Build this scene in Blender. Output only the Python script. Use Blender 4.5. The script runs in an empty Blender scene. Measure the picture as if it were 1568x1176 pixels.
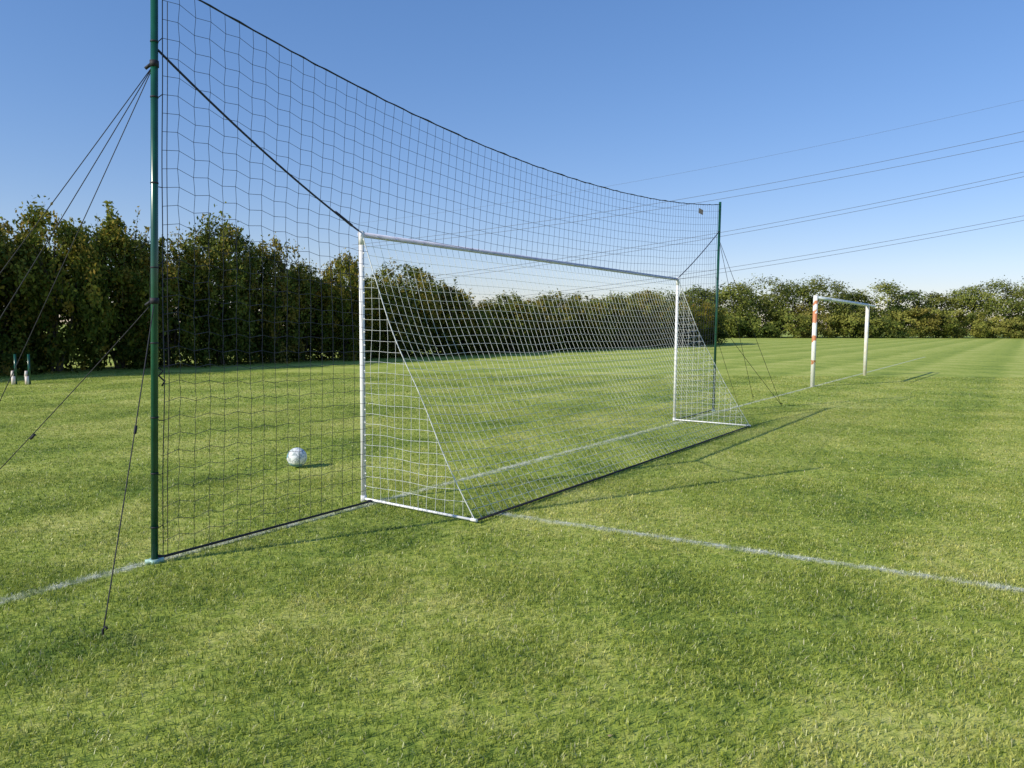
import bpy, math, random
import numpy as np
from mathutils import Vector, Matrix
random.seed(4); rng=np.random.default_rng(7)
scene=bpy.context.scene
# ------------------------------------------------------------------ helpers
def link(o): scene.collection.objects.link(o); return o
def empty(name,loc=(0,0,0)):
    e=bpy.data.objects.new(name,None); e.location=loc; e.empty_display_size=.1; return link(e)
def mesh_np(name,V,F,mats=(),attrs=None,smooth=False,linkit=True,parent=None):
    me=bpy.data.meshes.new(name)
    V=np.asarray(V,dtype=np.float32)
    me.vertices.add(len(V)); me.vertices.foreach_set('co',V.ravel())
    loops=np.concatenate([np.asarray(f).ravel() for f in F]).astype(np.int32)
    tot=np.concatenate([np.full(len(f),np.asarray(f).shape[1]) for f in F]).astype(np.int32)
    start=np.concatenate([[0],np.cumsum(tot)[:-1]]).astype(np.int32)
    me.loops.add(len(loops)); me.loops.foreach_set('vertex_index',loops)
    me.polygons.add(len(tot)); me.polygons.foreach_set('loop_start',start)
    try: me.polygons.foreach_set('loop_total',tot)
    except Exception: pass
    me.polygons.foreach_set('use_smooth',np.full(len(tot),smooth))
    if attrs:
        for k,a in attrs.items():
            at=me.attributes.new(k,'FLOAT','POINT'); at.data.foreach_set('value',np.asarray(a,dtype=np.float32))
    me.update(calc_edges=True); me.validate()
    for m in mats: me.materials.append(m)
    o=bpy.data.objects.new(name,me)
    if linkit: link(o)
    if parent: o.parent=parent
    return o
class Tubes:
    def __init__(s): s.V=[];s.Q=[];s.n=0;s.caps=[]
    def add(s,pts,r,sides=6,r2=None,cap=True):
        pts=[Vector(p) for p in pts]; n=len(pts); rings=[]
        prev=None
        for i,p in enumerate(pts):
            d=(pts[min(i+1,n-1)]-pts[max(i-1,0)]).normalized()
            if prev is None:
                a=Vector((0,0,1)) if abs(d.z)<.9 else Vector((1,0,0))
                u=d.cross(a).normalized()
            else:
                u=(prev-d*prev.dot(d)).normalized()
            prev=u; v=d.cross(u)
            rr=r if r2 is None else r+(r2-r)*i/(n-1)
            idx=[]
            for k in range(sides):
                a=2*math.pi*k/sides
                q=p+(u*math.cos(a)+v*math.sin(a))*rr
                s.V.append(tuple(q)); idx.append(s.n); s.n+=1
            rings.append(idx)
        for i in range(n-1):
            a,b=rings[i],rings[i+1]
            for k in range(sides):
                k2=(k+1)%sides; s.Q.append((a[k],a[k2],b[k2],b[k]))
        if cap and sides>=5:
            s.caps.append((sides,tuple(rings[0][::-1]))); s.caps.append((sides,tuple(rings[-1])))
    def obj(s,name,mat,parent=None,smooth=True):
        me=bpy.data.meshes.new(name)
        me.from_pydata(s.V,[],list(s.Q)+[c[1] for c in s.caps])
        me.materials.append(mat)
        for p in me.polygons: p.use_smooth=smooth and len(p.vertices)==4
        o=bpy.data.objects.new(name,me); link(o)
        if parent: o.parent=parent
        return o
def new_mat(name):
    m=bpy.data.materials.new(name); m.use_nodes=True; nt=m.node_tree
    return m,nt,nt.nodes['Principled BSDF'],nt.nodes['Material Output']
def simple(name,col,rough=.5,metal=0,noise=None,nscale=20,col2=None,spec=None):
    m,nt,b,o=new_mat(name)
    b.inputs['Roughness'].default_value=rough; b.inputs['Metallic'].default_value=metal
    if spec is not None: b.inputs['Specular IOR Level'].default_value=spec
    tc=nt.nodes.new('ShaderNodeTexCoord'); nz=nt.nodes.new('ShaderNodeTexNoise'); nz.inputs['Scale'].default_value=nscale
    nz.inputs['Detail'].default_value=5
    nt.links.new(tc.outputs['Object'],nz.inputs['Vector'])
    r=nt.nodes.new('ShaderNodeValToRGB'); r.color_ramp.elements[0].position=.35; r.color_ramp.elements[1].position=.62
    c2=col2 or tuple(c*.8 for c in col)
    r.color_ramp.elements[0].color=(*c2,1); r.color_ramp.elements[1].color=(*col,1)
    nt.links.new(nz.outputs['Fac'],r.inputs['Fac']); nt.links.new(r.outputs['Color'],b.inputs['Base Color'])
    return m
class N:
    def __init__(s,nt): s.nt=nt
    def n(s,t,**k):
        x=s.nt.nodes.new(t)
        for a,b in k.items(): setattr(x,a,b)
        return x
    def set(s,inp,v):
        if isinstance(v,bpy.types.NodeSocket): s.nt.links.new(v,inp)
        else: inp.default_value=v
    def math(s,op,a,b=0.0,c=None,clamp=False):
        x=s.n('ShaderNodeMath',operation=op); x.use_clamp=clamp
        s.set(x.inputs[0],a); s.set(x.inputs[1],b)
        if c is not None: s.set(x.inputs[2],c)
        return x.outputs[0]
    def dot(s,v,w):
        x=s.n('ShaderNodeVectorMath',operation='DOT_PRODUCT'); s.set(x.inputs[0],v); s.set(x.inputs[1],w); return x.outputs['Value']
    def noise(s,v,scale,detail=3,rough=.55,dist=0):
        x=s.n('ShaderNodeTexNoise'); s.set(x.inputs['Vector'],v); x.inputs['Scale'].default_value=scale
        x.inputs['Detail'].default_value=detail; x.inputs['Roughness'].default_value=rough; x.inputs['Distortion'].default_value=dist
        return x.outputs['Fac']
    def remap(s,v,a,b,c=0.,d=1.,smooth=False):
        x=s.n('ShaderNodeMapRange'); s.set(x.inputs['Value'],v)
        if smooth: x.interpolation_type='SMOOTHSTEP'
        for i,q in zip((1,2,3,4),(a,b,c,d)): s.set(x.inputs[i],q)
        return x.outputs[0]
    def mix(s,f,a,b,mode='MIX'):
        x=s.n('ShaderNodeMix',data_type='RGBA',blend_type=mode); s.set(x.inputs[0],f)
        s.set(x.inputs[6],a if isinstance(a,bpy.types.NodeSocket) else (*a,1)); s.set(x.inputs[7],b if isinstance(b,bpy.types.NodeSocket) else (*b,1))
        return x.outputs[2]
# ------------------------------------------------------------------ layout
g=Vector((.5717,.8205,0)); n=Vector((.8205,-.5717,0)); UP=Vector((0,0,1))
A=Vector((-1.365,6.737,0)); B=A+g*7.32
H=2.44; DEP=1.30
P=Vector((-2.432,4.937,0)); Q=Vector((3.909,14.27,0))
GL=A+n*.12
SL=Vector((-.2,6.372,0)); SD=Vector((.877,-.481,0)).normalized()
# ------------------------------------------------------------------ sun + sky
w=Vector((.855,.518,0)).normalized(); el=math.radians(30)
sd=w*math.cos(el)-UP*math.sin(el)
sun=bpy.data.lights.new('sun','SUN'); sun.energy=5.0; sun.angle=math.radians(.45); sun.color=(1,.94,.80)
so=bpy.data.objects.new('sun',sun); so.rotation_euler=sd.to_track_quat('-Z','Y').to_euler(); link(so)
wd=bpy.data.worlds.new('World'); scene.world=wd; wd.use_nodes=True; nt=wd.node_tree
sky=nt.nodes.new('ShaderNodeTexSky'); sky.sky_type='NISHITA'; sky.sun_disc=False
sky.sun_elevation=el; sky.sun_rotation=math.atan2(-w.x,-w.y); sky.altitude=0; sky.air_density=1.1; sky.dust_density=.1; sky.ozone_density=3.2
bg=nt.nodes['Background']; bg.inputs['Strength'].default_value=.15
ga=nt.nodes.new('ShaderNodeGamma'); ga.inputs['Gamma'].default_value=.70
hs=nt.nodes.new('ShaderNodeHueSaturation'); hs.inputs['Saturation'].default_value=1.38; hs.inputs['Value'].default_value=1.36
tn=nt.nodes.new('ShaderNodeMix'); tn.data_type='RGBA'; tn.blend_type='MULTIPLY'; tn.inputs[0].default_value=1; tn.inputs[7].default_value=(1.0,.96,1.17,1)
nt.links.new(sky.outputs[0],ga.inputs['Color']); nt.links.new(ga.outputs[0],hs.inputs['Color']); nt.links.new(hs.outputs[0],tn.inputs[6]); nt.links.new(tn.outputs[2],bg.inputs['Color'])
# ------------------------------------------------------------------ camera
r=.0066; p=math.atan(.0786)
F=Vector((0,math.cos(p),-math.sin(p))); U=Vector((0,math.sin(p),math.cos(p))); X=Vector((1,0,0))
right=(X+U*r).normalized(); up=(U-X*r).normalized()
cam=bpy.data.cameras.new('camera'); cam.lens=26; cam.sensor_width=36; cam.clip_end=3000; cam.clip_start=.05
co=bpy.data.objects.new('camera',cam); link(co); scene.camera=co
M=Matrix((right,up,-F)).transposed().to_4x4(); M.translation=Vector((0,0,1.63)); co.matrix_world=M
scene.view_settings.view_transform='Standard'; scene.view_settings.look='None'; scene.view_settings.exposure=0
# ------------------------------------------------------------------ grass colour group (world space)
grp=bpy.data.node_groups.new('turf_colour','ShaderNodeTree')
grp.interface.new_socket('Color',in_out='OUTPUT',socket_type='NodeSocketColor')
grp.interface.new_socket('Paint',in_out='OUTPUT',socket_type='NodeSocketFloat')
k=N(grp); go=k.n('NodeGroupOutput'); pos=k.n('ShaderNodeNewGeometry').outputs['Position']
flat=k.n('ShaderNodeVectorMath',operation='MULTIPLY'); k.set(flat.inputs[0],pos); flat.inputs[1].default_value=(1,1,0); pos=flat.outputs[0]
big=k.noise(pos,.22,3); mid=k.noise(pos,1.6,4,.6); cl=k.noise(pos,10,4,.75)
q=k.dot(pos,(n.x,n.y,0)); q=k.math('ADD',q,k.math('MULTIPLY',k.noise(pos,.4,3),1.3))
s1=k.math('SINE',k.math('MULTIPLY',q,4.2)); s2=k.remap(k.math('SINE',k.math('MULTIPLY',q,2.1)),-.5,.5,-1,1,True)
q2=k.math('ADD',k.dot(pos,(g.x,g.y,0)),k.math('MULTIPLY',k.noise(pos,.3,2),1.5)); s3=k.remap(k.math('SINE',k.math('MULTIPLY',q2,2.2)),-.6,.6,-1,1,True)
t=k.math('MULTIPLY',cl,.74); t=k.math('ADD',t,k.math('MULTIPLY',mid,.32)); t=k.math('ADD',t,k.math('MULTIPLY',big,.20))
t=k.math('ADD',t,k.math('MULTIPLY',s1,.018)); t=k.math('ADD',t,k.math('MULTIPLY',s2,.036)); t=k.math('ADD',t,k.math('MULTIPLY',s3,.026))
rp=k.n('ShaderNodeValToRGB'); e=rp.color_ramp.elements
e[0].position=.44; e[0].color=(.15,.235,.035,1); e[1].position=.82; e[1].color=(.64,.62,.19,1)
x=rp.color_ramp.elements.new(.62); x.color=(.38,.445,.075,1)
k.set(rp.inputs[0],t)
dry=k.remap(k.noise(pos,2.3,5,.7,.4),.60,.74)
c=k.mix(k.math('MULTIPLY',dry,.4),rp.outputs[0],(.52,.45,.22))
def linemask(p0,d,hw,s0,s1):
    pd=Vector((-d.y,d.x,0))
    dist=k.math('ABSOLUTE',k.math('SUBTRACT',k.dot(pos,tuple(pd)),p0.dot(pd)))
    dist=k.math('ADD',dist,k.math('MULTIPLY',k.math('SUBTRACT',k.noise(pos,14,3),.5),.10))
    m=k.remap(dist,hw*.4,hw*1.35,1,0,True)
    s=k.math('SUBTRACT',k.dot(pos,tuple(d)),p0.dot(d))
    m=k.math('MULTIPLY',m,k.math('GREATER_THAN',s,s0)); m=k.math('MULTIPLY',m,k.math('LESS_THAN',s,s1)); return m
m1=linemask(GL,g,.052,-14,44); m2=linemask(SL,SD,.052,0,16)
mk=k.math('MAXIMUM',m1,m2)
wear=k.remap(k.noise(pos,5,6,.8),.38,.64,.15,1)
mk=k.math('MULTIPLY',mk,wear)
grp.links.new(c,go.inputs[0]); grp.links.new(mk,go.inputs[1])
gm,nt,b,o=new_mat('turf'); k=N(nt); gn=k.n('ShaderNodeGroup'); gn.node_tree=grp
pp=k.n('ShaderNodeNewGeometry').outputs['Position']
fine=k.noise(pp,45,4,.7)
c=k.mix(k.remap(fine,.3,.6,.6,.0),gn.outputs[0],k.mix(1,gn.outputs[0],(.38,.45,.42),'MULTIPLY'))
c=k.mix(k.math('MULTIPLY',gn.outputs[1],.55),c,(.74,.74,.70))
nt.links.new(c,b.inputs['Base Color']); b.inputs['Roughness'].default_value=.9; b.inputs['Specular IOR Level'].default_value=.15
bp=k.n('ShaderNodeBump'); bp.inputs['Strength'].default_value=.45; bp.inputs['Distance'].default_value=.02
nt.links.new(k.math('ADD',fine,k.noise(pp,12,3)),bp.inputs['Height']); nt.links.new(bp.outputs[0],b.inputs['Normal'])
V=[(-900,-900,0),(900,-900,0),(900,900,0),(-900,900,0)]
mesh_np('ground',V,[np.array([[0,1,2,3]])],[gm])
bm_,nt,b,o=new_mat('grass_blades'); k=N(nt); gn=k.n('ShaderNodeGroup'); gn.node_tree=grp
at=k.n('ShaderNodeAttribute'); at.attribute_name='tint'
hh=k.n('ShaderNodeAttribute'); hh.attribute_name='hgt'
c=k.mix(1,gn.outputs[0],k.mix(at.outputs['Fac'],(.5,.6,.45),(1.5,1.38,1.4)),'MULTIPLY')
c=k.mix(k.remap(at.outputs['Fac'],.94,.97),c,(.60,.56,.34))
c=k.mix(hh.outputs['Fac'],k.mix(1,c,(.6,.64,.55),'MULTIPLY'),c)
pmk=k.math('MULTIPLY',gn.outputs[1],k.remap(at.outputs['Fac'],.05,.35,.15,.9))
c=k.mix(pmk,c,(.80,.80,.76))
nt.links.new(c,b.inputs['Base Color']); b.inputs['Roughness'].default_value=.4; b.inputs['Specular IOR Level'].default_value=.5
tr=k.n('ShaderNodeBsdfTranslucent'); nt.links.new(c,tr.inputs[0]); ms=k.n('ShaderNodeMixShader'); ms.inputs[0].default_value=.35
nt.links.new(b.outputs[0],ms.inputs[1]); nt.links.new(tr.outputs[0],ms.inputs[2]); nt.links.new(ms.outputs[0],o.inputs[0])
def blades(name,size,count,hgt,wid,lean):
    x=rng.uniform(-size/2,size/2,count); y=rng.uniform(-size/2,size/2,count)
    cx=rng.uniform(-size/2,size/2,(int(60*size*size),2)); ci=rng.integers(0,len(cx),count); pull=rng.uniform(0,.5,count)*(rng.random(count)<.4)
    x=x*(1-pull)+cx[ci,0]*pull+rng.normal(0,.02,count)*(pull>0); y=y*(1-pull)+cx[ci,1]*pull+rng.normal(0,.02,count)*(pull>0)
    x=(x+size/2)%size-size/2; y=(y+size/2)%size-size/2
    h=hgt*rng.uniform(.35,1.25,count); ww=wid*rng.uniform(.6,1.3,count)/2
    la=rng.uniform(0,2*np.pi,count); l=hgt*lean*rng.uniform(.1,1.5,count)
    dx,dy=-np.sin(la+rng.normal(0,.5,count))*ww,np.cos(la+rng.normal(0,.5,count))*ww; lx,ly=np.cos(la)*l,np.sin(la)*l
    z=np.zeros(count)
    v=np.stack([np.stack([x-dx,y-dy,z],1),np.stack([x+dx,y+dy,z],1),
        np.stack([x+dx*.8+lx*.35,y+dy*.8+ly*.35,h*.65],1),np.stack([x-dx*.8+lx*.35,y-dy*.8+ly*.35,h*.65],1),
        np.stack([x+lx,y+ly,h],1)],1).reshape(-1,3)
    i=np.arange(count)*5
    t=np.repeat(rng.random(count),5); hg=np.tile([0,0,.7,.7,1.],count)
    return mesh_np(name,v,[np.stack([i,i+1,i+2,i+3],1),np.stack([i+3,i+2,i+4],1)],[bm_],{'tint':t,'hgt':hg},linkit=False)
def scatter(name,pts,sources):
    me=bpy.data.meshes.new(name); me.from_pydata(pts,[],[]); o=bpy.data.objects.new(name,me); link(o)
    ng=bpy.data.node_groups.new(name,'GeometryNodeTree')
    ng.interface.new_socket('Geometry',in_out='INPUT',socket_type='NodeSocketGeometry'); ng.interface.new_socket('Geometry',in_out='OUTPUT',socket_type='NodeSocketGeometry')
    gi=ng.nodes.new('NodeGroupInput'); gout=ng.nodes.new('NodeGroupOutput')
    j=ng.nodes.new('GeometryNodeJoinGeometry')
    for s in sources:
        oi=ng.nodes.new('GeometryNodeObjectInfo'); oi.inputs['Object'].default_value=s; oi.inputs['As Instance'].default_value=True
        ng.links.new(oi.outputs['Geometry'],j.inputs[0])
    iop=ng.nodes.new('GeometryNodeInstanceOnPoints'); iop.inputs['Pick Instance'].default_value=True
    rv=ng.nodes.new('FunctionNodeRandomValue'); rv.data_type='INT'
    ints=[s for s in rv.inputs if s.type=='INT']; ints[0].default_value=0; ints[1].default_value=len(sources)-1
    rr=ng.nodes.new('FunctionNodeRandomValue'); rr.data_type='INT'
    ints=[s for s in rr.inputs if s.type=='INT']; ints[0].default_value=0; ints[1].default_value=3; ints[-1].default_value=5
    ng.links.new([s for s in rv.outputs if s.type=='INT'][0],iop.inputs['Instance Index'])
    mm=ng.nodes.new('ShaderNodeMath'); mm.operation='MULTIPLY'; mm.inputs[1].default_value=math.pi/2
    ng.links.new([s for s in rr.outputs if s.type=='INT'][0],mm.inputs[0])
    cx=ng.nodes.new('ShaderNodeCombineXYZ'); ng.links.new(mm.outputs[0],cx.inputs[2])
    ng.links.new(cx.outputs[0],iop.inputs['Rotation'])
    ng.links.new(gi.outputs[0],iop.inputs['Points']); ng.links.new(j.outputs[0],iop.inputs['Instance']); ng.links.new(iop.outputs[0],gout.inputs[0])
    md=o.modifiers.new('scatter','NODES'); md.node_group=ng
    return o
def cells(size,y0,y1):
    out=[]; y=y0+size/2
    while y<y1:
        hw=.74*y+size+1.0; kx=int(hw/size)+1
        for i in range(-kx,kx+1): out.append((i*size,y,0))
        y+=size
    return out
near=[blades('patch_near_%d'%i,1,7200,.025,.0042,1.0) for i in range(3)]
nmid=[blades('patch_nearmid_%d'%i,1,4600,.022,.0050,1.1) for i in range(3)]
midp=[blades('patch_mid_%d'%i,1,2100,.019,.007,1.3) for i in range(3)]
farp=[blades('patch_far_%d'%i,2,2000,.019,.014,1.6) for i in range(2)]
gr=scatter('grass',cells(1,1,5),near); gx=scatter('grass_near_mid',cells(1,5,8),nmid)
gm2=scatter('grass_mid',cells(1,8,15),midp); gm3=scatter('grass_far',cells(2,15,25),farp)
for q_ in (gx,gm2,gm3): q_.parent=gr
pm,nt,b,o=new_mat('line_paint'); k=N(nt); pp=k.n('ShaderNodeNewGeometry').outputs['Position']
f=k.noise(pp,30,5,.7); b.inputs['Base Color'].default_value=(.70,.72,.63,1); b.inputs['Roughness'].default_value=.9
nt.links.new(k.remap(k.math('ADD',k.math('MULTIPLY',f,.6),k.math('MULTIPLY',k.noise(pp,5,3),.4)),.46,.62,0,.75),b.inputs['Alpha'])
def strip(name,p0,d,s0,s1,hw,z):
    pd=Vector((-d.y,d.x,0)); a=p0+d*s0; c=p0+d*s1
    mesh_np(name,[tuple(v+UP*z) for v in (a-pd*hw,c-pd*hw,c+pd*hw,a+pd*hw)],[np.array([[0,1,2,3]])],[pm])
strip('goal_line_marking',GL,g,-14,44,.036,.004); strip('pitch_line_marking',SL,SD,.1,16,.034,.008)
# ------------------------------------------------------------------ fallen leaves
lm=simple('dead_leaf',(.34,.26,.13),.8,nscale=3,col2=(.20,.15,.07))
V=[];Fq=[]
for i in range(35):
    y=2.6+12*random.random()**1.2; x=(random.random()*2-1)*.75*y; a=random.random()*6.3; s=random.uniform(.006,.012); z=random.uniform(.012,.018)
    u=Vector((math.cos(a),math.sin(a),random.uniform(-.3,.3)))*s; v=Vector((-math.sin(a),math.cos(a),random.uniform(-.3,.3)))*s*.6
    c0=Vector((x,y,z)); b0=len(V)
    for q_ in (-u,-u*.3+v,u*.5+v*.8,u,u*.4-v,-u*.4-v*.8): V.append(tuple(c0+q_+UP*random.uniform(0,.004)))
    Fq.append([b0+j for j in range(6)])
mesh_np('fallen_leaves',V,[np.array(Fq)],[lm])
# ------------------------------------------------------------------ materials
white=simple('white_powder_coat',(.82,.82,.83),.6,nscale=6,col2=(.72,.72,.74),spec=.3)
lav=simple('crossbar_shade_tint',(.60,.61,.76),.65,nscale=9,col2=(.46,.47,.64),spec=.2)  # bluish shade on the crossbar is put into its base colour
green=simple('green_steel',(.010,.085,.050),.25,nscale=8,col2=(.006,.06,.035),spec=.6)
black=simple('black_cord',(.012,.013,.022),.7,nscale=30)
netb=simple('black_netting',(.014,.018,.045),.6,nscale=30)
netw=simple('white_netting',(.75,.76,.74),.6,nscale=30)
strapm=simple('navy_strap',(.012,.014,.05),.6,nscale=40)
capm=simple('pale_sleeve',(.35,.55,.50),.5,nscale=30)
# ------------------------------------------------------------------ football goal
goal=empty('football_goal',A)
def G(s,d,z): return A+g*s+n*d+UP*z
inv=lambda o:setattr(o,'matrix_parent_inverse',Matrix.Translation(-A))
fr=Tubes(); R=.0235
fr.add([G(0,0,0),G(0,0,H)],R,14); fr.add([G(7.32,0,0),G(7.32,0,H)],R,14)
fr.add([G(0,0,.03),G(0,DEP,.03)],.011,10); fr.add([G(7.32,0,.03),G(7.32,DEP,.03)],.011,10)
inv(fr.obj('posts',white,goal))
cb=Tubes(); cb.add([G(-R,0,H),G(7.32+R,0,H)],R,14); inv(cb.obj('crossbar',lav,goal))
fit=Tubes()
for s in (0,7.32):
    fit.add([G(s,0,H-.09),G(s,0,H+.03)],R+.003,14)
    fit.add([G(s,0,0),G(s,0,.06)],R+.003,14)
    fit.add([G(s,DEP-.04,.03),G(s,DEP+.02,.03)],.014,10)
inv(fit.obj('corner_fittings',white,goal))
rb=Tubes(); rb.add([G(0,DEP,.025),G(7.32,DEP,.025)],.011,8); inv(rb.obj('rear_ground_bar',black,goal))
cl=Tubes()
for i in range(20):
    z=.15+i*.118
    for s in (0,7.32): cl.add([G(s,R*.6,z-.008),G(s,R+.014,z),G(s,R*.6,z+.008)],.005,5)
for i in range(60):
    s=.06+i*.122; cl.add([G(s-.008,R*.5,H-R*.6),G(s,R+.012,H-.01),G(s+.008,R*.5,H-R*.6)],.005,5)
inv(cl.obj('net_clips',white,goal))
def smooth_noise(seed):
    rs=np.random.RandomState(seed); K=[(rs.uniform(.6,3.2),rs.uniform(.6,3.2),rs.uniform(0,6.3)) for _ in range(6)]
    return lambda a,b: sum(math.sin(p_*a+q_*b+f_) for p_,q_,f_ in K)/6
n1=smooth_noise(1);n2=smooth_noise(2);n3=smooth_noise(3)
gn_=Tubes(); rN=.0020
NS=76; NT=30
def backp(i,j):
    s=7.32*i/NS; t=j/NT
    sag=math.sin(math.pi*t); e_=min(1,s/.6,(7.32-s)/.6)
    d=R+(DEP-R)*t**1.08; z=(H-.02)*(1-t)+.03*t
    d-=.09*sag*(.3+.7*e_); z-=.12*sag*(.35+.65*e_)
    s2=s+.035*n1(s*1.5,t*5)*sag; z+=.03*n2(s*1.5,t*5)*sag; d+=.035*n3(s,t*4)*sag
    return G(s2,d,max(z,.01))
grid=[[backp(i,j) for j in range(NT+1)] for i in range(NS+1)]
for i in range(NS+1): gn_.add(grid[i],rN if 0<i<NS else .0042,4 if i in(0,NS) else 3)
for j in range(1,NT+1): gn_.add([grid[i][j] for i in range(NS+1)],rN,3)
for side,si in ((0,0),(7.32,NS)):
    edge=grid[si]
    zs=[H-.1-.095*j for j in range(0,24)]
    def edge_at(z):
        for a,b in zip(edge,edge[1:]):
            if a.z>=z>=b.z:
                f=(a.z-z)/max(a.z-b.z,1e-6); return (a+(b-a)*f-A).dot(n)
        return 0 if z>1 else DEP
    for z in zs:
        dmax=edge_at(z); m=max(2,int(dmax/.095)+1); row=[]
        for q_ in range(m):
            d=R+.095*q_
            if d<dmax: row.append((d,z))
        row.append((dmax,z))
        gn_.add([G(side+.02*n1(d*4,z*3),d,z+.018*n2(d*5,z*4)) for d,z in row],rN,3)
    for q_ in range(1,14):
        d=R+.095*q_; top=None
        for z in np.linspace(H-.03,0,240):
            if edge_at(z)>=d: top=z;break
        if top and top>.08:
            m=max(2,int(top/.095)); gn_.add([G(side+.02*n1(d*4,z*3),d+.012*n3(d*5,z*3)*(z<top),z) for z in np.linspace(top,.03,m+1)],rN,3)
inv(gn_.obj('goal_net',netw,goal,False))
# ------------------------------------------------------------------ ball stop net
bs=empty('ball_stop_net',P); invP=lambda o:setattr(o,'matrix_parent_inverse',Matrix.Translation(-P))
PT=Vector((-2.315,4.95,4.02)); QT=Vector((3.93,14.27,4.0))
pl=Tubes(); pl.add([P,PT],.023,16); pl.add([Q,QT],.024,16); invP(pl.obj('poles',green,bs))
slv=Tubes(); slv.add([P-UP*.01,P+UP*.03],.036,16); slv.add([Q-UP*.01,Q+UP*.03],.036,16)
slv.add([P+Vector((-.05,-.03,.015)),P+Vector((.05,.03,.015))],.018,8)
invP(slv.obj('ground_sleeves',capm,bs))
L=(Q-P).length; d=(Q-P).normalized(); nn=Vector((d.y,-d.x,0))
def ztop(s):
    s=max(0,min(L,s))
    return 3.5+.37*((s-5)/5)**2 if s<5 else 3.5+.45*((s-5)/6.28)**2
sA=(A-P).dot(d); sB=(B-P).dot(d)
dA=(A-P).dot(nn); dB=(B-P).dot(nn)
cell=.118; NX=int(L/cell)
n4=smooth_noise(5); n5=smooth_noise(6)
def bsp(i,j,NZ):
    s=.06+(L-.12)*i/NX
    t=j/NZ
    z=ztop(s)*(1-t)+.03*t
    lean=(z/4)*(.117)*(1-s/L)
    zc=max(0,1-abs(z-2.44)/1.4)
    f=min(1,max(0,(s-.3)/(sA-.3)))*min(1,max(0,(L-s-.3)/(L-sB-.3))); f=max(0,f)
    off=(dA+(dB-dA)*(s-sA)/(sB-sA)+R)*zc*f
    wv=math.sin(math.pi*t)
    s2=s+.02*n4(s*1.2,z*2)*wv; z2=z+.02*n5(s*1.2,z*1.5)*wv
    near_=max(0,1-s/1.8); s2+=.006*near_*(1 if j%2 else -1)*(0 if i==0 else 1)
    z2+=.016*(1 if (i%2) else -1)*max(0,1-s/2.6)*(0<j<NZ)
    off+=.03*n4(s*2+3,z*1.3)*wv
    q_=P+d*s2+nn*off+X*lean; q_.z=z2
    return q_
NZ=32
bg_=[[bsp(i,j,NZ) for j in range(NZ+1)] for i in range(NX+1)]
nb=Tubes(); rB=.0020
def inside(pt):
    s=(pt-P).dot(d); return sA<s<sB and pt.z<H-.01
for i in range(NX+1):
    run=[]
    for j in range(NZ+1):
        if inside(bg_[i][j]):
            if run:
                last=bg_[i][j].copy(); last.z=H+R*.6; run.append(last)
            break
        run.append(bg_[i][j])
    if len(run)>1: nb.add(run,rB if 0<i<NX else .004,3)
for j in range(NZ+1):
    run=[]
    for i in range(NX+1):
        pt=bg_[i][j]
        if inside(pt):
            if len(run)>1: nb.add(run,rB,3)
            run=[]
        else: run.append(pt)
    if len(run)>1: nb.add(run,rB if j not in(0,NZ) else .006,3)
invP(nb.obj('netting',netb,bs,False))
rp_=Tubes()
def polepos(base,top,z): return base+(top-base)*(z/top.z)
rp_.add([polepos(P,PT,3.92)]+[bg_[i][0]+UP*.012*n5(i*.9,1) for i in range(NX+1)]+[polepos(Q,QT,3.97)],.0062,5)
foot=[P+X*.02+UP*.05]+[bg_[i][NZ] for i in range(0,int(sA/cell)+1)]+[A+n*.06+UP*.02]
rp_.add(foot,.010,5)
foot=[B+n*.03+UP*.02]+[bg_[i][NZ] for i in range(int(sB/cell)+1,NX+1)]+[Q+UP*.05]; rp_.add(foot,.009,5)
for z in (.25,.62,1.0,1.5,2.0,2.55,3.1,3.45,3.85):
    for (b0,t0,col) in ((P,PT,bg_[0]),(Q,QT,bg_[-1])):
        a=polepos(b0,t0,z); c=min(col,key=lambda v:abs(v.z-z))
        rp_.add([a,(a+c)/2-UP*.01,c],.003,4)
        rp_.add([a-UP*.005,a+UP*.005],.0255,12)
rp_.add([bg_[0][j]+d*.035 for j in range(1,NZ+1)],.0028,4)
hk=polepos(P,PT,1.28); rp_.add([hk+d*.02+UP*.06,hk+d*.06+UP*.03,hk+d*.03,hk+d*.07-UP*.04,hk+d*.05-UP*.07],.006,6)
invP(rp_.obj('ropes',black,bs))
st=Tubes()
def sagline(a,b,sag,m=14): return [a+(b-a)*(i/m)-UP*(sag*4*(i/m)*(1-i/m)) for i in range(m+1)]
tA=A+UP*(H+.03)-g*.03
st.add(sagline(polepos(P,PT,3.42),tA,.05),.008,6)
st.add(sagline(polepos(Q,QT,3.45),B+UP*(H+.03)+g*.03,.03),.008,6)
tP=polepos(P,PT,3.42); dd=(tP-tA).normalized()
st.add([tA+dd*.10-UP*.008,tA+dd*.2-UP*.012,tA+dd*.34-UP*.02],.012,6)
invP(st.obj('tension_straps',strapm,bs))
gy=Tubes()
a1=polepos(P,PT,3.31); a2=polepos(P,PT,1.78)
pegs=[Vector((-2.11,3.716,0)),Vector((-4.35,5.5,0)),Vector((-4.4,4.2,0)),Vector((-4.0,4.2,0))]
gy.add(sagline(a2,pegs[0]+UP*.03,.02),.0035,5); gy.add(sagline(a2,pegs[1]+UP*.03,.02),.0032,5)
gy.add(sagline(a1,pegs[1]+UP*.03,.02),.003,5); gy.add(sagline(a1,pegs[2]+UP*.03,.02),.003,5); gy.add(sagline(a1,pegs[3]+UP*.03,.03),.003,5)
gy.add(sagline(a1,a2-X*.03,.0),.0022,4)
for a,b_ in ((a2,pegs[0]),(a2,pegs[1])):
    c=a+(b_-a)*(.42 if b_ is pegs[0] else .52)-UP*.02; e_=(b_-a).normalized(); gy.add([c,c+e_*.05],.009,8)
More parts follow.
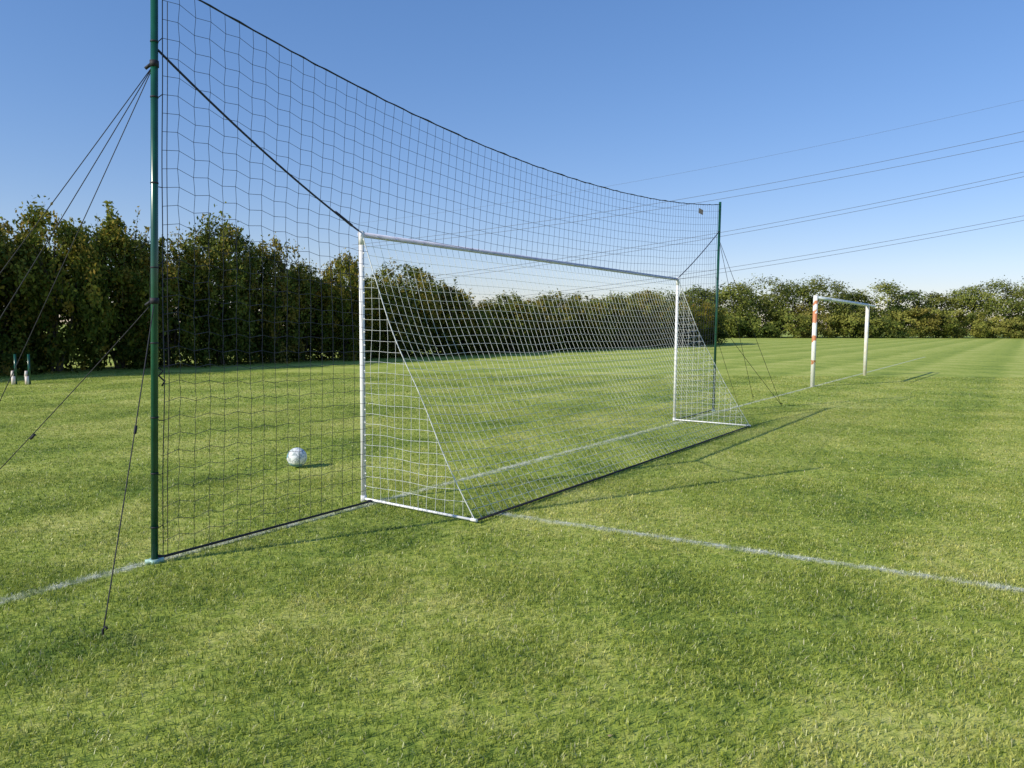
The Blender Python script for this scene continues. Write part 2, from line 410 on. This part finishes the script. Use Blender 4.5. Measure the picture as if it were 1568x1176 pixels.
for a in (a1,a2):
    gy.add([a-UP*.02,a+UP*.02],.028,12); gy.add([a-X*.02,a-X*.06-UP*.03],.01,6)
qpeg=[Vector((5.6,15.3,0)),Vector((5.5,16.8,0))]
b1=polepos(Q,QT,3.3); b2=polepos(Q,QT,1.5)
gy.add(sagline(b1,qpeg[0]+UP*.03,.02),.0045,5); gy.add(sagline(b1,qpeg[1]+UP*.03,.02),.0045,5)
gy.add(sagline(b2+UP*.3,qpeg[0]+UP*.03,.02),.0045,5); gy.add(sagline(b2,Vector((4.6,14.9,.03)),.02),.004,5)
invP(gy.obj('guy_ropes',black,bs))
pg=Tubes()
for q_ in pegs+qpeg: pg.add([q_-UP*.03,q_+UP*.05,q_+Vector((.015,0,.065)),q_+Vector((.025,0,.05))],.006,6)
invP(pg.obj('ground_pegs',black,bs))
lb=bg_[NX-8][1]; lbm=simple('buff_label',(.55,.40,.25),.7,nscale=40,col2=(.2,.12,.2))
o=mesh_np('net_label',[tuple(lb+d*a+nn*.012+UP*z) for a,z in ((-.13,-.05),(.09,-.06),(.10,.03),(-.12,.04))],[np.array([[0,1,2,3]])],[lbm],parent=bs); invP(o)
# ------------------------------------------------------------------ football
bm2,nt,b,o=new_mat('football_skin'); k=N(nt); tc=k.n('ShaderNodeTexCoord').outputs['Object']
vo=k.n('ShaderNodeTexVoronoi',feature='DISTANCE_TO_EDGE'); vo.inputs['Scale'].default_value=13; nt.links.new(tc,vo.inputs['Vector'])
vc=k.n('ShaderNodeTexVoronoi'); vc.inputs['Scale'].default_value=13; nt.links.new(tc,vc.inputs['Vector'])
sp=k.n('ShaderNodeSeparateColor'); nt.links.new(vc.outputs['Color'],sp.inputs[0])
c=k.mix(k.math('GREATER_THAN',sp.outputs[0],.66),(.78,.80,.80),(.20,.38,.45))
c=k.mix(k.math('MULTIPLY',k.remap(k.noise(tc,22,4,.7),.50,.6),.75),c,(.22,.30,.30))
c=k.mix(k.remap(vo.outputs['Distance'],.004,.02,1,0),c,(.12,.13,.12))
nt.links.new(c,b.inputs['Base Color']); b.inputs['Roughness'].default_value=.35
bpn=k.n('ShaderNodeBump'); bpn.inputs['Strength'].default_value=.5; bpn.inputs['Distance'].default_value=.004
nt.links.new(k.remap(vo.outputs['Distance'],0,.08),bpn.inputs['Height']); nt.links.new(bpn.outputs[0],b.inputs['Normal'])
bpy.ops.mesh.primitive_uv_sphere_add(segments=40,ring_count=24,radius=.112,location=(-2.448,8.344,.118)); ob=bpy.context.object; ob.name='football'; ob.rotation_euler=(.5,.8,.3)
ob.data.materials.append(bm2)
for q_ in ob.data.polygons: q_.use_smooth=True
# ------------------------------------------------------------------ second goal (weathered steel)
pmat,nt,b,o=new_mat('weathered_goal_paint'); k=N(nt); tc=k.n('ShaderNodeTexCoord').outputs['Object']
sep=k.n('ShaderNodeSeparateXYZ'); nt.links.new(tc,sep.inputs[0])
zz=k.math('ADD',sep.outputs[2],k.math('MULTIPLY',k.math('SUBTRACT',k.noise(tc,6,4),.5),.5))
bands=k.n('ShaderNodeValToRGB'); bands.color_ramp.interpolation='CONSTANT'; el_=bands.color_ramp.elements
W_=(.80,.80,.76,1); O_=(.55,.22,.10,1)
el_[0].color=W_; el_[1].position=.26; el_[1].color=O_
for ps,cc in ((.29,W_),(.50,O_),(.57,W_),(.70,O_),(.83,W_),(.90,O_),(.93,W_)):
    e=el_.new(ps); e.color=cc
nt.links.new(k.math('DIVIDE',zz,2.52),bands.inputs[0])
c=k.mix(k.remap(k.noise(tc,20,4,.7),.60,.68),bands.outputs[0],(.40,.20,.10)); nt.links.new(c,b.inputs['Base Color']); b.inputs['Roughness'].default_value=.5
g2=empty('weathered_goal',(8.35,20.5,0))
a0=Vector((8.35,20.5,0)); a3=Vector((12.18,25.5,0)); rel=a3-a0; gd=rel.normalized(); HG=2.52
t1=Tubes(); t1.add([(0,0,0),(0,0,HG)],.060,16); t1.obj('near_post',pmat,g2)
t1=Tubes(); t1.add([(0,0,0),(0,0,HG-.06)],.060,16); o=t1.obj('far_post',simple('white_post_paint',(.80,.80,.76),.5,nscale=9,col2=(.70,.62,.52)),g2); o.location=rel
gp=simple('grey_bar_paint',(.42,.50,.54),.5,nscale=5,col2=(.68,.68,.66))
t1=Tubes(); t1.add([Vector((0,0,HG-.05)),rel+UP*(HG-.10)],.050,12)
t1.add([Vector((0,0,HG-.05)),n*.35+gd*.2+UP*(HG-.12)],.03,8); t1.add([rel+UP*(HG-.1),rel+n*.25+UP*(HG-.15)],.03,8)
t1.add([n*.35+gd*.2+UP*(HG-.12),rel+n*.25+UP*(HG-.15)],.022,8)
t1.obj('crossbar',gp,g2)
t1=Tubes()
for i in range(12):
    c=gd*(.4+i*.5)+UP*(HG-.11); t1.add([c,c-UP*.05],.012,5)
t1.obj('net_hooks',gp,g2)
# ------------------------------------------------------------------ training posts at far left
tp=empty('training_posts',(-13.12,19.5,0))
t1=Tubes()
for x in (0,.36): t1.add([(x,0,0),(x,0,.80)],.030,12)
t1.obj('posts',green,tp)
t1=Tubes()
for x in (0,.36): t1.add([(x-.04,-.04,.0),(x-.04,-.04,.22)],.05,10); t1.add([(x-.07,-.04,.2),(x-.05,-.04,.36)],.035,8)
t1.obj('pads',simple('pink_grey_pad',(.70,.55,.50),.7,nscale=15,col2=(.72,.70,.66)),tp)
# ------------------------------------------------------------------ trees
def leafmat(name,dark,midc,light,autumn,trans):
    m,nt,b,o=new_mat(name); k=N(nt)
    at=k.n('ShaderNodeAttribute'); at.attribute_name='tint'; au=k.n('ShaderNodeAttribute'); au.attribute_name='autumn'
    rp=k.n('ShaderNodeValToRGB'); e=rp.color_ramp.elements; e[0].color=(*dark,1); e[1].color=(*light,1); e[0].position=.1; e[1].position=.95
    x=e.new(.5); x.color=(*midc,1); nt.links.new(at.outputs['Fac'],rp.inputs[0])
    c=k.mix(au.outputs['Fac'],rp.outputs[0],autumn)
    oi=k.n('ShaderNodeObjectInfo'); c=k.mix(k.math('MULTIPLY',oi.outputs['Random'],.6),c,k.mix(1,c,(1.3,1.15,.75),'MULTIPLY'))
    nt.links.new(c,b.inputs['Base Color']); b.inputs['Roughness'].default_value=.6; b.inputs['Specular IOR Level'].default_value=.10
    tr=k.n('ShaderNodeBsdfTranslucent'); nt.links.new(c,tr.inputs[0]); ms=k.n('ShaderNodeMixShader'); ms.inputs[0].default_value=trans
    nt.links.new(b.outputs[0],ms.inputs[1]); nt.links.new(tr.outputs[0],ms.inputs[2]); nt.links.new(ms.outputs[0],o.inputs[0])
    return m
leafA=leafmat('hedgerow_leaves',(.028,.056,.010),(.075,.115,.020),(.24,.26,.045),(.38,.27,.06),.38)
leafB=leafmat('distant_leaves',(.055,.095,.022),(.135,.175,.036),(.29,.30,.07),(.38,.25,.08),0.2)
bark=simple('bark',(.12,.10,.07),.9,nscale=12,col2=(.05,.04,.03))
def leafquads(C,size,out=None):
    m=len(C); nrm=rng.normal(size=(m,3))
    if out is not None: nrm=nrm+out*1.0
    nrm[:,2]+=.4
    nrm/=np.linalg.norm(nrm,axis=1)[:,None]
    a=rng.normal(size=(m,3)); u=np.cross(nrm,a); u/=np.linalg.norm(u,axis=1)[:,None]; v=np.cross(nrm,u)
    s=size*rng.uniform(.6,1.4,m)[:,None]/2
    V=np.stack([C-u*s*1.25,C-v*s*.7+u*s*.1,C+u*s*1.25,C+v*s*.7+u*s*.1],1).reshape(-1,3)
    i=np.arange(m)*4
    return V,np.stack([i,i+1,i+2,i+3],1)
def make_tree_mesh(name,H,W,nclu,per,shoots,seed,size=.15,autumn=.08,top=.42,pw_=1.7,slen=1.0):
    r_=np.random.default_rng(seed); C=[];T=[];AU=[];O=[]
    ph=r_.uniform(0,6.3,5)
    def rad(t,az):
        base=W/2*np.clip(.78+.5*t,0,1.0)*np.sqrt(np.clip(1-(max(0,(t-top)/(1-top)))**pw_,0.015,1))
        k_=1+.17*math.sin(2*az+ph[0])+.13*math.sin(3*az+ph[1]+5*t)+.10*math.sin(9*t+ph[2])
        return base*k_
    def hcap(az): return 1+.07*math.sin(2*az+ph[3])+.05*math.sin(3*az+ph[4])
    for c in range(nclu):
        t=r_.beta(1.1,1.0); az=r_.uniform(0,6.283); rr=rad(t,az)*math.sqrt(r_.uniform(.22,1.05))
        z=H*(.04+.90*t*hcap(az)); cen=np.array([rr*math.cos(az),rr*math.sin(az),z])
        cr=r_.uniform(.14,.40)*(1 if t<.85 else .8)
        m=int(per*r_.uniform(.6,1.4)); p_=r_.normal(size=(m,3))*cr*.62*np.array([1,1,1.25])+cen
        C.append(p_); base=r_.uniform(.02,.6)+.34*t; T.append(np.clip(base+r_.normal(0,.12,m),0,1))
        a=1 if r_.random()<autumn*(.4+t) else 0; AU.append(np.clip(a*.55+r_.normal(.05,.07,m),0,1))
        o_=cen-np.array([0,0,H*.5]); o_/=np.linalg.norm(o_)+1e-6; O.append(np.tile(o_,(m,1)))
    sh=[]
    for c in range(shoots):
        az=r_.uniform(0,6.283); rr=W/2*.9*math.sqrt(r_.random()); t=.95-.40*(rr/(W/2))**2
        b0=np.array([rr*math.cos(az),rr*math.sin(az),H*(t-.22)]); ln=r_.uniform(.3,1.3)*H*.20*slen
        tip=b0+np.array([r_.normal(0,.16)+.25*math.cos(az)*rr/W*2,r_.normal(0,.16)+.25*math.sin(az)*rr/W*2,ln+H*.10]); sh.append((b0,tip))
        m=int(per*.9); f=r_.random(m)**.8; sp=(.14*(1-f)+.035)[:,None]
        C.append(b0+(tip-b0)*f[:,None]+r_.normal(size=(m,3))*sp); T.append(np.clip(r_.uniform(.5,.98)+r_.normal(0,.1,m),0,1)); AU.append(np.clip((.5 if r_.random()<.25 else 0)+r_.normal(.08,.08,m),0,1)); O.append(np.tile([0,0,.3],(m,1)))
    C=np.concatenate(C); C[:,2]=np.maximum(C[:,2],.03)
    V,Fc=leafquads(C,size,np.concatenate(O)); T=np.repeat(np.concatenate(T),4); AU=np.repeat(np.concatenate(AU),4)
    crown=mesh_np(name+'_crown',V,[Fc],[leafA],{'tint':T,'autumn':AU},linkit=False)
    tb=Tubes(); rs=random.Random(seed)
    for s in range(5):
        a=rs.uniform(0,6.3); x0=.12*math.cos(a); y0=.12*math.sin(a); e_=rs.uniform(.25,.6)*W/2
        tip=Vector((e_*math.cos(a),e_*math.sin(a),H*rs.uniform(.7,.9)))
        pts=[Vector((x0,y0,0)).lerp(tip,f)+Vector((rs.uniform(-.06,.06),rs.uniform(-.06,.06),0)) for f in (0,.2,.4,.6,.8,1)]
        tb.add(pts,.07,6,r2=.015)
        for q_ in range(4):
            b0=pts[rs.choice([1,2,3,4])]; aa=a+rs.uniform(-1.3,1.3); ll=rs.uniform(.5,1.1)
            tb.add([b0,b0+Vector((math.cos(aa)*ll*.5,math.sin(aa)*ll*.5,ll*.5)),b0+Vector((math.cos(aa)*ll*.8,math.sin(aa)*ll*.8,ll*1.1))],.028,5,r2=.008)
    for b0,tip in sh: tb.add([Vector(b0),Vector(tip)],.014,4,r2=.004)
    me=bpy.data.meshes.new(name+'_wood'); me.from_pydata(tb.V,[],tb.Q); me.materials.append(bark)
    return crown.data,me
spec=((3.8,360,22,.06,.5,2.2,.8),(4.6,440,12,.14,.62,2.6,.5),(3.8,360,34,.08,.48,2.0,1.1),(4.8,440,10,.26,.62,2.6,.45),(3.6,330,40,.14,.42,1.8,1.3),(4.2,400,18,.36,.58,2.4,.6))
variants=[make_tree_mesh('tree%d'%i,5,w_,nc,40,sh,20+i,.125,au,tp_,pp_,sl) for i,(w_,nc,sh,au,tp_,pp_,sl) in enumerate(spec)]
def tree(x,y,h,wscale,vi,rot,name='hedgerow_tree'):
    e=empty(name,(x,y,0)); e.rotation_euler=(0,0,rot); e.scale=(wscale,wscale,h/5)
    for part,me in zip(('crown','trunk_and_limbs'),variants[vi]):
        o=bpy.data.objects.new(part,me); link(o); o.parent=e
row=[(-13,5.2,0),(-10.5,5.0,1),(-8,5.3,2),(-5.2,5.2,3),(-3.2,5.5,0),(-1.3,4.8,5),(0.3,5.4,1),(2.6,5.6,4),(4.4,4.9,3),(6.5,5.8,2),(8.8,5.2,5),(10.7,4.3,1),(12.7,4.9,5),(14.8,3.8,0),(17.2,4.8,3),(20,3.9,4),(22.9,3.1,1),(25.8,3.6,0),(28.5,3.3,5),(31.3,3.8,2),(33.6,3.3,3),(35.8,3.9,1),(39.4,4.0,4),(41.8,3.5,3),(44,4.5,5),(47,3.8,0),(50,3.8,1),(54,4.3,3),(58,3.9,2)]
C0=Vector((-15.6,24.7,0)); rd=Vector((.591,.806,0)); rn=Vector((.806,-.591,0))
for i,(a,h,vi) in enumerate(row):
    c=C0+rd*a+rn*random.uniform(-.4,.3)
    tree(c.x,c.y,h*.97,(.72 if a<16 else .92)*random.uniform(.9,1.2),vi,random.uniform(0,6.3))
def hedge_mass(name,path,hfun,thick,count,size,mat,au=.1):
    C=[];T=[];AU=[]
    for i in range(count):
        f=rng.random(); a,h=path(f); hh=hfun(f)*rng.beta(1.2,.9)
        cen=np.array([a.x,a.y,hh])+np.array([*(rng.normal(0,thick,2)),0]); m=32
        C.append(cen+rng.normal(size=(m,3))*.22); T.append(np.clip(rng.uniform(.0,.5)+rng.normal(0,.1,m),0,1)); AU.append(np.full(m,.5 if rng.random()<au else .05))
    C=np.concatenate(C); C[:,2]=np.maximum(C[:,2],.03); V,Fc=leafquads(C,size)
    return mesh_np(name,V,[Fc],[mat],{'tint':np.repeat(np.concatenate(T),4),'autumn':np.repeat(np.concatenate(AU),4)})
def pth(f): a=-16+78*f; return C0+rd*a-rn*1.2,0
ra=np.array([r_[0] for r_ in row]); rh=np.array([r_[1] for r_ in row])
hedge_mass('hedge',pth,lambda f: float(np.interp(-16+78*f,ra,rh))*.74,.45,2300,.22,leafA,.05)
# far trees
T=[];AU=[];C=[];O=[]
def crown(px,top,wpx,Y,count,au,base=.6):
    Xc=(px-784)/1132*Y*1.0; zt=1.63+Y*(503-top)/1132; rw=wpx/2/1132*Y*1.12
    nb_=max(14,int(count/80))
    for b_ in range(nb_):
        az=rng.uniform(0,6.283); ph=rng.uniform(-.95,1.0); s=math.sqrt(max(0,1-abs(ph)**2.6)); f=rng.uniform(.65,1.0)
        cen=np.array([Xc+rw*s*math.cos(az)*f,Y+rw*.8*s*math.sin(az)*f,(zt*.5)+zt*.47*ph*rng.uniform(.9,1.03)])
        m=count//nb_; C.append(cen+rng.normal(size=(m,3))*np.array([.6,.6,.36])*rw/4.2)
        T.append(np.clip(base+.12*ph+rng.uniform(-.2,.2)+rng.normal(0,.10,m),0,1)); AU.append(np.clip(au+rng.normal(0,.06,m),0,1))
        o_=cen-np.array([Xc,Y,zt*.5]); O.append(np.tile(o_/(np.linalg.norm(o_)+1e-6)*2.2,(m,1)))
for px,top,wp in ((960,455,90),(1010,450,80),(1065,445,74),(1115,437,78),(1165,427,92),(1210,434,70),(1252,429,86),(1300,449,62),(1340,434,80),(1385,446,62),(1425,452,64),(1475,439,64),(1520,429,78),(1570,425,78),(1625,424,80),(1690,428,80),(1750,428,80),(1820,434,80),(1900,430,90)):
    Y=118+(px-1050)*.04+rng.uniform(-2,2)
    crown(px,top,wp,Y,7600,rng.choice([0.0,.02,.05,.12]),rng.uniform(.12,.6))
for i in range(44):
    px=950+i*23+rng.uniform(-9,9); Y=112+(px-1050)*.04
    crown(px,rng.uniform(468,498),rng.uniform(30,64),Y,1800,rng.choice([.0,.06,.15,.3,.5],p=[.35,.3,.2,.1,.05]),rng.uniform(.15,.85))
C=np.concatenate(C); C[:,2]=np.maximum(C[:,2],.05); Vq,Fc=leafquads(C,.29,np.concatenate(O))
mesh_np('distant_trees',Vq,[Fc],[leafB],{'tint':np.repeat(np.concatenate(T),4),'autumn':np.repeat(np.concatenate(AU),4)})
# ------------------------------------------------------------------ overhead wires
wm=simple('wire_aluminium',(.12,.13,.17),.6,nscale=1)
pw=Tubes()
for yr,yl,rr in ((158,256,.014),(205,296,.028),(219,306,.028),(265,356,.028),(272,362,.028),(331,411,.028),(338,417,.028)):
    zR=1.63+100*(504.5-yr)/1132; zL=1.63+111*(501-yl)/1132
    pR=Vector((69.3,100,zR)); pL=Vector((32,111,zL)); pts=[]
    for i in range(-16,27):
        t=i/10; q_=pR+(pL-pR)*t; q_.z+=.9*(t*(t-1)); pts.append(q_)
    pw.add(pts,rr,5)
pw.obj('overhead_power_lines',wm)
